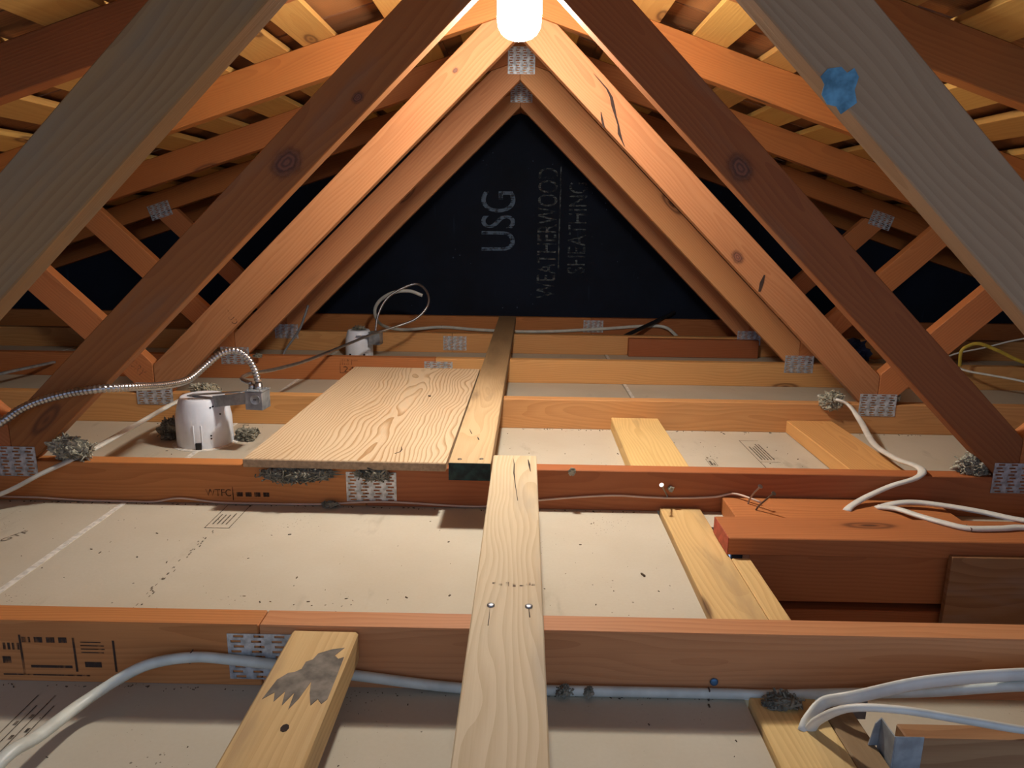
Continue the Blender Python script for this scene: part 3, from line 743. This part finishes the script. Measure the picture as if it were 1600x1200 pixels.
link('box_lid', bm_mesh('box_lid', box_bm(0.051, 0.050, 0.0016, 0.0004)), 'galv_dull', jb, jm @ Matrix.Translation((0, 0, 0.0255)))
for dx, dy in ((-0.018, -0.018), (0.018, -0.018), (0.016, 0.016)):
    link('screw', bm_mesh('screw', lathe_bm([(0.0035, 0), (0.0032, 0.0014), (0.001, 0.002)], 12), True), 'nail', jb, jm @ Matrix.Translation((dx, dy, 0.0264)))
link('conduit_connector', bm_mesh('conduit_connector', lathe_bm([(0.0105, 0), (0.0105, 0.008), (0.009, 0.009), (0.009, 0.016)], 18), True), 'conduit', jb, jm @ Matrix.Translation((0.002, 0.006, 0.0262)))
link('conduit_connector', bm_mesh('conduit_connector', lathe_bm([(0.0085, 0), (0.0085, 0.007), (0.007, 0.012)], 18), True), 'conduit', jb, jm @ Matrix.Translation((-0.0165, 0.006, 0.0262)))

t2 = housing(-0.702, 3.145, 0.060, 0.030, 'smaller white recessed light housing far back at left, in front of the fifth joist', False)
j2 = Matrix.Translation((-0.618, 3.10, 0.0)) @ Matrix.Rotation(R(-8), 4, 'Z')
jb2 = link('junction_box', bm_mesh('junction_box', box_bm(0.050, 0.046, 0.052, 0.0015)), 'galv_dull', t2, j2)
beam('bracket', (-0.700, 3.083, 0.012), (-0.642, 3.085, 0.012), 0.020, 0.002, 'galv_dull', t2, bev=0.0003)
link('box_lid', bm_mesh('box_lid', box_bm(0.054, 0.050, 0.0016, 0.0004)), 'galv_dull', jb2, j2 @ Matrix.Translation((0, 0, 0.0275)))
for a in (-0.5, 0.55):
    link('clip', bm_mesh('clip', box_bm(0.008, 0.005, 0.014, 0.001)), 'black', t2, Matrix.Translation((-0.702+0.061*math.sin(a), 3.145-0.061*math.cos(a), -0.076)) @ Matrix.Rotation(a, 4, 'Z'))

# ------------------------------------------------------------------ conduits and cables
ribbed('flexible_conduit', [(-1.075, 1.400, 0.078), (-1.037, 1.412, 0.104), (-1.011, 1.414, 0.121), (-0.972, 1.416, 0.138), (-0.906, 1.418, 0.156), (-0.845, 1.425, 0.164), (-0.812, 1.48, 0.155), (-0.806, 1.60, 0.131), (-0.797, 1.70, 0.122), (-0.778, 1.76, 0.145),
       (-0.745, 1.78, 0.173), (-0.711, 1.79, 0.18), (-0.684, 1.797, 0.16), (-0.668, 1.800, 0.127), (-0.662, 1.801, 0.097)], 0.0092, 'conduit', 0.0085,
       'thick ribbed metal conduit crossing the second left web and arching into the steel box', 'conduit')
ribbed('flexible_conduit', [(-0.681, 1.803, 0.092), (-0.700, 1.815, 0.094), (-0.719, 1.84, 0.096), (-0.721, 1.9, 0.095), (-0.72, 2.1, 0.067), (-0.713, 2.4, 0.036), (-0.678, 2.7, 0.028), (-0.596, 2.9, 0.048), (-0.507, 3.0, 0.069),
       (-0.433, 3.05, 0.096), (-0.389, 3.1, 0.146), (-0.395, 3.15, 0.196), (-0.444, 3.2, 0.23), (-0.51, 3.2, 0.212), (-0.578, 3.18, 0.168), (-0.612, 3.14, 0.101), (-0.620, 3.11, 0.032)], 0.0056, 'conduit', 0.0064,
       'thin ribbed metal conduit looping up behind the far white light housing', 'conduit')

def staple(parent, P, sz, ax):
    """dark wire staple over a cable at P; ax = way the staple spans"""
    P = Vector(P); a = Vector(ax)*sz
    up_ = {True: Vector((0, -1, 0)), False: Vector((0, 0, 1))}[abs(ax[2]) > 0.5]
    bm = bmesh.new(); tube_bm(bm, [P-a-up_*0.003, P-a+up_*0.0035, P+a+up_*0.0035, P+a-up_*0.003], 0.0011, 6)
    return link('staple', bm_mesh('staple', bm), 'nail_rust', parent)
yc = TY(1)-0.0070
c = cable('electrical_cable', [(-0.515, 0.52, -0.05), (-0.508, 0.618, -0.03), (-0.508, 0.674, -0.045), (-0.504, 0.76, -0.061), (-0.461, 0.805, -0.048), (-0.404, yc-0.004, -0.041), (-0.354, yc, -0.046), (-0.28, yc, -0.0545),
       (-0.189, yc, -0.066), (-0.056, yc, -0.081), (0.06, yc, -0.0815), (0.177, yc, -0.0815), (0.292, yc, -0.0815), (0.342, yc-0.003, -0.080), (0.444, yc-0.006, -0.073), (0.534, 0.80, -0.058), (0.644, 0.79, -0.040), (0.80, 0.785, -0.032), (1.10, 0.79, -0.045), (1.75, 0.80, -0.06)],
       0.0084, 'cable_grn', 'long white cable stapled along the face of the nearest joist, curling down at lower left', 'cable', side=(0, 0.8, 0.6), flat=0.8)
staple(c, (-0.404, yc-0.002, -0.041), 0.0075, (0.15, 0, 1)); staple(c, (0.265, yc-0.001, -0.0815), 0.0075, (0, 0, 1))
cable('electrical_cable', [(0.362, 0.752, -0.084), (0.372, 0.764, -0.074), (0.396, 0.780, -0.062), (0.428, 0.768, -0.044), (0.519, 0.78, -0.030), (0.649, 0.792, -0.025), (0.80, 0.793, -0.022), (1.10, 0.79, -0.02), (1.75, 0.79, -0.035)],
      0.0088, 'cable', 'upper grey-white cable rising from the stained block to the right edge', 'cable')
cable('electrical_cable', [(0.370, 0.756, -0.084), (0.376, 0.746, -0.060), (0.396, 0.722, -0.026), (0.44, 0.703, -0.012), (0.51, 0.699, -0.020), (0.587, 0.704, -0.036), (0.70, 0.690, -0.0395), (1.00, 0.700, -0.0385), (1.63, 0.71, -0.0385)],
      0.0080, 'cable', 'white cable arching from the stained block down to the lower right edge', 'cable', side=(0, 0.7, 0.7))
c = cable('electrical_cable', [(-1.16, 1.36, -0.085), (-1.058, 1.39, -0.055), (-0.985, 1.412, -0.018), (-0.935, 1.452, 0.004), (-0.929, 1.516, 0.006), (-0.931, 1.684, 0.008), (-0.937, 1.88, 0.009), (-0.925, 2.0, 0.010), (-0.90, 2.06, 0.006)],
      0.0086, 'cable', 'white cable crossing the second joist at left towards the white light housing', 'cable', side=(0, 0, 1))
cable('thermostat_wire', [(x, 1.4335 if i < 14 else yy, z) for i, (x, yy, z) in enumerate([(-1.3, 1.43, -0.075), (-1.096, 1.43, -0.080), (-1.014, 1.43, -0.081), (-0.918, 1.43, -0.0855), (-0.822, 1.43, -0.0862), (-0.766, 1.43, -0.086),
      (-0.71, 1.43, -0.077), (-0.628, 1.43, -0.085), (-0.546, 1.43, -0.086), (-0.408, 1.43, -0.085), (-0.271, 1.43, -0.077), (-0.066, 1.43, -0.084), (0.07, 1.43, -0.066), (0.205, 1.43, -0.054), (0.287, 1.4335, -0.056),
      (0.352, 1.4335, -0.057), (0.430, 1.4335, -0.053), (0.470, 1.431, -0.044), (0.500, 1.40, -0.043), (0.515, 1.392, -0.047)])],
      0.0022, 'wire', 'thin beige wire running along the face of the second joist', 'wire', flat=1.0, side=None)
c = cable('electrical_cable', [(0.915, 2.10, 0.012), (0.933, 2.03, 0.019), (0.964, 2.01, 0.006), (0.974, 1.95, -0.025), (0.930, 1.778, -0.036), (0.903, 1.619, -0.022), (0.881, 1.50, 0.002), (0.864, 1.440, 0.010), (0.843, 1.424, 0.000), (0.793, 1.420, -0.016),
      (0.742, 1.41, -0.036), (0.700, 1.387, -0.048), (0.682, 1.370, -0.053)], 0.0088, 'cable', 'white cable dropping from the third joist over the second joist at right', 'cable', side=(0, 0.3, 1))
staple(c, (0.868, 1.447, 0.006), 0.0085, (0, 1, 0))
cable('electrical_cable', [(0.750, 1.386, -0.053), (0.785, 1.390, -0.044), (0.825, 1.391, -0.040), (0.875, 1.378, -0.040), (0.935, 1.348, -0.040), (0.994, 1.300, -0.038), (1.10, 1.27, -0.037), (1.66, 1.28, -0.037)],
      0.0084, 'cable', 'upper of two white cables from the flat nailed board to the right edge', 'cable', side=(0, 0, 1))
c = cable('electrical_cable', [(0.752, 1.386, -0.0495), (0.780, 1.366, -0.045), (0.801, 1.318, -0.040), (0.827, 1.283, -0.038), (0.860, 1.260, -0.038), (0.921, 1.262, -0.038), (0.975, 1.268, -0.038), (1.10, 1.245, -0.038), (1.66, 1.24, -0.038)],
      0.0084, 'cable', 'lower of two white cables, stapled on top of the red-ended beam', 'cable', side=(0, 0, 1))
staple(c, (0.860, 1.260, -0.0385), 0.0085, (0, 1, 0))
c = cable('electrical_cable', [(-0.465, 3.5, 0.148), (-0.528, 3.5, 0.169), (-0.609, 3.52, 0.159), (-0.679, 3.55, 0.12), (-0.713, 3.57, 0.07), (-0.714, 3.6, 0.018), (-0.705, 3.7, -0.029), (-0.66, 3.78, -0.060), (-0.582, 3.83, -0.070), (-0.413, 3.868, -0.060),
      (-0.239, 3.870, -0.071), (-0.03, 3.870, -0.078), (0.179, 3.870, -0.075), (0.456, 3.870, -0.057), (0.69, 3.870, -0.038), (0.797, 3.85, -0.040), (0.853, 3.80, -0.080)],
      0.0085, 'cable', 'white cable along the last joist at the black wall, loose end looped up', 'cable', flat=0.6)
staple(c, (-0.413, 3.868, -0.060), 0.010, (0, 0, 1)); staple(c, (0.69, 3.870, -0.038), 0.010, (0, 0, 1))
cable('electrical_cable', [(1.635, 2.61, 0.010), (1.626, 2.6, 0.066), (1.646, 2.6, 0.087), (1.687, 2.6, 0.097), (1.76, 2.6, 0.072), (1.86, 2.6, 0.031), (2.0, 2.58, 0.01), (2.3, 2.60, -0.02), (2.7, 2.64, -0.07)], 0.0065, 'yellow', 'yellow cable loop at the far right above the joists', 'cable')
cable('electrical_cable', [(1.58, 2.66, 0.014), (1.619, 2.64, 0.010), (1.656, 2.6, -0.004), (1.719, 2.55, -0.010), (1.802, 2.5, -0.020), (1.95, 2.42, -0.05), (2.2, 2.36, -0.078), (2.7, 2.33, -0.080)], 0.0075, 'cable', 'white cable at the far right below the yellow one', 'cable', side=(0, 0, 1))
cable('electrical_cable', [(1.640, 2.7, 0.030), (1.684, 2.7, 0.046), (1.777, 2.7, 0.067), (1.892, 2.7, 0.098), (2.05, 2.7, 0.12), (2.3, 2.72, 0.06), (2.5, 2.74, -0.08)], 0.0032, 'cable', 'thin white wire behind the yellow cable at far right', 'wire', flat=1.0)
cable('electrical_cable', [(-0.885, 3.02, 0.15), (-0.896, 3.0, 0.106), (-0.921, 3.0, 0.049), (-0.955, 3.0, 0.002), (-0.975, 2.95, -0.041), (-0.98, 2.93, -0.083)], 0.0048, 'grey_cable', 'grey cable hanging beside the fourth web at far left', 'cable', flat=1.0)
tag(beam('pipe', (0.560, 3.75, -0.079), (0.858, 3.908, 0.036), 0.020, 0.020, 'black_pipe', bev=0.007), 'short black pipe slanting against the black wall at right', 'pipe')
tag(beam('metal_bar', (-1.80, 2.18, -0.020), (-1.755, 2.652, -0.036), 0.014, 0.008, 'galv_dull', bev=0.001), 'thin metal bar leaning on the fourth joist at far left', 'bar')

# ------------------------------------------------------------------ bent nails standing in the timber
def bent_nail(pts, label):
    bm = bmesh.new(); P = resample(spline(pts, 8), 0.004); tube_bm(bm, P, 0.0018, 8)
    d = (P[-1]-P[-2]).normalized(); tube_bm(bm, [P[-1]-d*0.0004, P[-1]+d*0.0014], 0.0048, 12)
    return tag(link('nail', bm_mesh('nail', bm, False), 'nail_rust' if 'rusty' in label else 'nail'), label, 'nail', 'bent nails')
bent_nail([(0.332, 1.438, -0.058), (0.330, 1.428, -0.050), (0.321, 1.414, -0.034), (0.311, 1.400, -0.016)], 'bent nail sticking out of the second joist, right of the middle plank')
bent_nail([(0.490, 1.397, -0.060), (0.492, 1.396, -0.045), (0.496, 1.385, -0.025), (0.503, 1.370, -0.004)], 'rear of two nails standing in the flat board at right')
bent_nail([(0.496, 1.366, -0.060), (0.499, 1.363, -0.046), (0.509, 1.352, -0.026), (0.519, 1.338, -0.006)], 'front of two nails standing in the flat board at right, rusty')
tag(link('nail', bm_mesh('nail', lathe_bm([(0.005, 0), (0.0055, 0.0008), (0.005, 0.0022), (0.002, 0.003)], 14), True), plain('bluish_nail_head', (0.10, 0.22, 0.38), 0.4, 0.5), None,
    Matrix.Translation((0.273, TY(1)-0.0004, -0.0685)) @ Matrix.Rotation(R(90), 4, 'X')), 'bluish nail head in the nearest joist at right', 'nail')

# ------------------------------------------------------------------ rock wool tufts
def tuft(c, size, n, mat, label, seed, flat_on=None):
    rnd = random.Random(seed); bm = bmesh.new(); c = Vector(c); sx, sy, sz = size
    sd = Vector((seed*3.1, seed*1.7, 0))
    for part in range(4):            # a few torn lumps, then short curled strands over them
        r = bmesh.ops.create_icosphere(bm, subdivisions=4, radius=1.0)
        off = Vector((rnd.uniform(-.5, .5)*sx, rnd.uniform(-.4, .4)*sy, rnd.uniform(-.35, .35)*sz)) if part else Vector()
        k = 0.85 if part == 0 else rnd.uniform(0.4, 0.65)
        for v in r['verts']:
            q = v.co.copy()
            f = k*(0.72+0.45*mnoise.noise(q*2.1+sd)+0.34*mnoise.noise(q*5.5+sd*2)+0.26*abs(mnoise.noise(q*13+sd)))
            v.co = off+Vector((q.x*sx*f, q.y*sy*f, q.z*sz*f))
    for _ in range(int(n*0.8)):
        d = Vector((rnd.gauss(0, 1), rnd.gauss(0, 1), rnd.gauss(0, 1))).normalized()
        p = Vector((d.x*sx, d.y*sy, d.z*sz))*rnd.uniform(0.45, 0.80)
        st = Vector((rnd.gauss(0, 1), rnd.gauss(0, 1), rnd.gauss(0, 0.8))).normalized()
        L = rnd.uniform(0.2, 0.6)*max(min(sx, 0.04), sz); bend = Vector((rnd.gauss(0, 1), rnd.gauss(0, 1), rnd.gauss(0, 1)))*L*0.5
        P = spline([p-st*L*0.5, p+bend*0.5+d*L*0.12, p+st*L*0.35, p+st*L*0.5-bend*0.3], 2)
        tube_bm(bm, P, lambda i: 0.0015*rnd.uniform(0.5, 1.5), 4)
    lowest = flat_on
    if lowest is not None:
        for v in bm.verts: v.co.z = max(v.co.z, lowest-c.z+0.0005)
    return tag(link('insulation_tuft', bm_mesh('insulation_tuft', bm), mat, None, Matrix.Translation(c)), label, 'insulation', 'rock wool tufts')
tuft((-0.938, 1.448, 0.026), (0.056, 0.026, 0.034), 240, 'fluff', 'tuft of grey-green rock wool on the second joist at left, beside the white cable', 1, 0.0)
tuft((-0.945, 1.885, -0.060), (0.040, 0.036, 0.040), 140, 'fluff_dk', 'dark rock wool clump left of the large white light housing', 2, ZC)
tuft((-0.738, 1.900, -0.074), (0.042, 0.034, 0.020), 80, 'fluff_dk', 'low rock wool scrap right of the large white light housing', 3, ZC)
tuft((-0.905, 2.035, 0.014), (0.050, 0.030, 0.026), 160, 'fluff', 'rock wool tuft on the third joist behind the large light housing', 4, 0.0)
tuft((-0.450, 1.4240, -0.0150), (0.100, 0.012, 0.021), 420, 'fluff_dk', 'long dusty rock wool fringe hanging under the oak board front edge', 5)
tuft((-0.290, 1.4245, -0.0115), (0.042, 0.011, 0.016), 160, 'fluff_dk', 'short rock wool scrap under the oak board above the slotted plate', 6)
tuft((0.928, 2.042, 0.012), (0.042, 0.026, 0.036), 200, 'fluff', 'rock wool tuft where the white cable comes over the third joist at right', 7)
tuft((0.985, 1.462, 0.018), (0.048, 0.028, 0.032), 220, 'fluff', 'pale rock wool tuft on the second joist at the foot of the right web', 8, 0.0)
tuft((1.118, 2.060, 0.020), (0.022, 0.014, 0.014), 50, 'fluff_dk', 'small dark rock wool wisp right of the slotted plate on the third joist', 9)
tuft((0.128, 1.434, -0.002), (0.010, 0.005, 0.011), 40, 'fluff', 'tiny rock wool wisp on the second joist just right of the middle plank', 10)
tuft((0.078, 0.8160, -0.0790), (0.013, 0.008, 0.010), 50, 'fluff_dk', 'grey dust tuft on the front cable just right of the middle plank', 11)
tuft((0.110, 0.8150, -0.0790), (0.008, 0.007, 0.009), 40, 'fluff_dk', 'second grey dust tuft on the front cable, farther right of the plank', 12)
tuft((-0.700, 3.150, 0.036), (0.036, 0.030, 0.010), 60, 'fluff_dk', 'rock wool scrap lying on top of the far white light housing', 13, 0.0308)
tuft((0.338, 1.432, -0.036), (0.007, 0.006, 0.007), 30, 'fluff', 'pale rock wool bit beside the bent nail on the second joist', 14)
tuft((-0.385, 1.425, -0.081), (0.020, 0.010, 0.007), 50, 'fluff_dk', 'flat dust clump on the thin beige wire below the oak board', 15)
tuft((0.352, 0.800, -0.076), (0.030, 0.018, 0.008), 70, 'fluff_dk', 'dark debris clump on the stained block against the nearest joist, lower right', 16, -0.0795)
tuft((-0.965, 2.625, 0.006), (0.020, 0.012, 0.010), 40, 'fluff_dk', 'small rock wool bit at the foot of the fourth left web', 17, -0.004)

# crumpled dark blue plastic in the far right bay
bm = bmesh.new(); bmesh.ops.create_icosphere(bm, subdivisions=3, radius=1)
for v in bm.verts:
    f = 0.7+0.5*mnoise.noise(v.co*2.6)+0.25*mnoise.noise(v.co*7)
    v.co = Vector((v.co.x*0.085*f, v.co.y*0.05*f, max(v.co.z*0.075*f, -0.055)))
tag(link('plastic_bag', bm_mesh('plastic_bag', bm), 'bluebag', None, Matrix.Translation((1.475, 3.10, ZC+0.056))), 'crumpled dark blue plastic on the ceiling boards at far right', 'bag')

# ------------------------------------------------------------------ prints on the ceiling boards
zp = ZC+0.0005
sA, sB, sC = sheet_at(-0.5), sheet_at(0.5), sheet_at(-1.0)
rects('printed_mark', outline(-0.606, 1.312, -0.556, 1.43, 0.0018)+[(-0.598+i*0.009, 1.33, -0.595+i*0.009, 1.40+random.uniform(-.03, .02)) for i in range(4)], 'ink2', sA, 'xy', zp)
rects('printed_mark', [(x, yy, x+random.uniform(.001, .003), yy+random.uniform(.003, .008)) for x, yy in ((-0.586+random.uniform(-.006, .006), random.uniform(1.0, 1.30)) for i in range(34))], 'ink2', sA, 'xy', zp)
rects('printed_mark', outline(0.640, 1.722, 0.694, 1.958, 0.002)[:3]+[(0.640, 1.772, 0.694, 1.774)]+[(0.650+i*0.008, 1.79, 0.6535+i*0.008, 1.93+random.uniform(-.04, .02)) for i in range(5)], 'ink2', sB, 'xy', zp)
rects('printed_mark', outline(0.503, 1.735, 0.523, 1.79, 0.0014)+[(0.507, 1.742, 0.513, 1.775), (0.515, 1.742, 0.519, 1.76)], 'ink2', sB, 'xy', zp)
rects('printed_mark', [(-0.598+i*0.011, 0.58, -0.5965+i*0.011, 0.80-0.02*(i % 2)) for i in range(4)]+[(-0.598, 0.655, -0.562, 0.657)]
      +[(-0.592+(i % 3)*0.011, 0.60+i*0.012, -0.588+(i % 3)*0.011, 0.607+i*0.012) for i in range(14)], 'ink2', sA, 'xy', zp)
lettering('printed_mark', 'GTF', 'ink2', sC, Matrix.Translation((-0.952, 1.235, zp)) @ Matrix.Rotation(R(65), 4, 'Z'), 0.05, 0.014)
# crumbs lying about on the boards
bm = bmesh.new(); rnd = random.Random(5)
def crumb(x, y, z, s):
    r = bmesh.ops.create_cube(bm, size=1.0)
    m = Matrix.Translation((x, y, z+s*0.3)) @ Matrix.Rotation(rnd.uniform(0, 6), 4, 'Z') @ Matrix.Diagonal((s*rnd.uniform(0.6, 3.2), s*rnd.uniform(0.5, 1.0), s*0.6, 1))
    for v in r['verts']: v.co = m @ (v.co+Vector((rnd.uniform(-.15, .15), rnd.uniform(-.15, .15), rnd.uniform(-.15, .15))))
for _ in range(230):
    x = rnd.uniform(-1.2, 0.28); y = rnd.choice((rnd.uniform(0.45, 0.82), rnd.uniform(0.87, 1.43), rnd.uniform(0.87, 1.43), rnd.uniform(1.48, 2.04)))
    crumb(x, y, ZC, rnd.choice((0.0008, 0.001, 0.0014, 0.002)))
for _ in range(40): crumb(rnd.uniform(0.44, 0.78), rnd.uniform(1.48, 2.04), ZC, rnd.choice((0.0015, 0.002, 0.003)))
for x, y, s in ((-0.262, 1.00, 0.006), (-0.045, 1.06, 0.004), (0.235, 1.15, 0.0045)): crumb(x, y, ZC, s)
for yy, x0, x1 in ((1.432, -1.2, 0.30), (0.822, -0.75, 0.30), (2.041, -0.55, 1.2)):      # dust along the joists, doubling as the shade of the gap beneath
    for _ in range(110): crumb(rnd.uniform(x0, x1), yy-abs(rnd.gauss(0, 0.004)), ZC, rnd.choice((0.0006, 0.0009, 0.0013)) if yy < 1 else rnd.choice((0.0010, 0.0016, 0.0022)))
crumb(-0.242, 1.985, 0.0186, 0.006)
tag(link('wood_crumbs', bm_mesh('wood_crumbs', bm), 'debris', floor), kind='stuff')
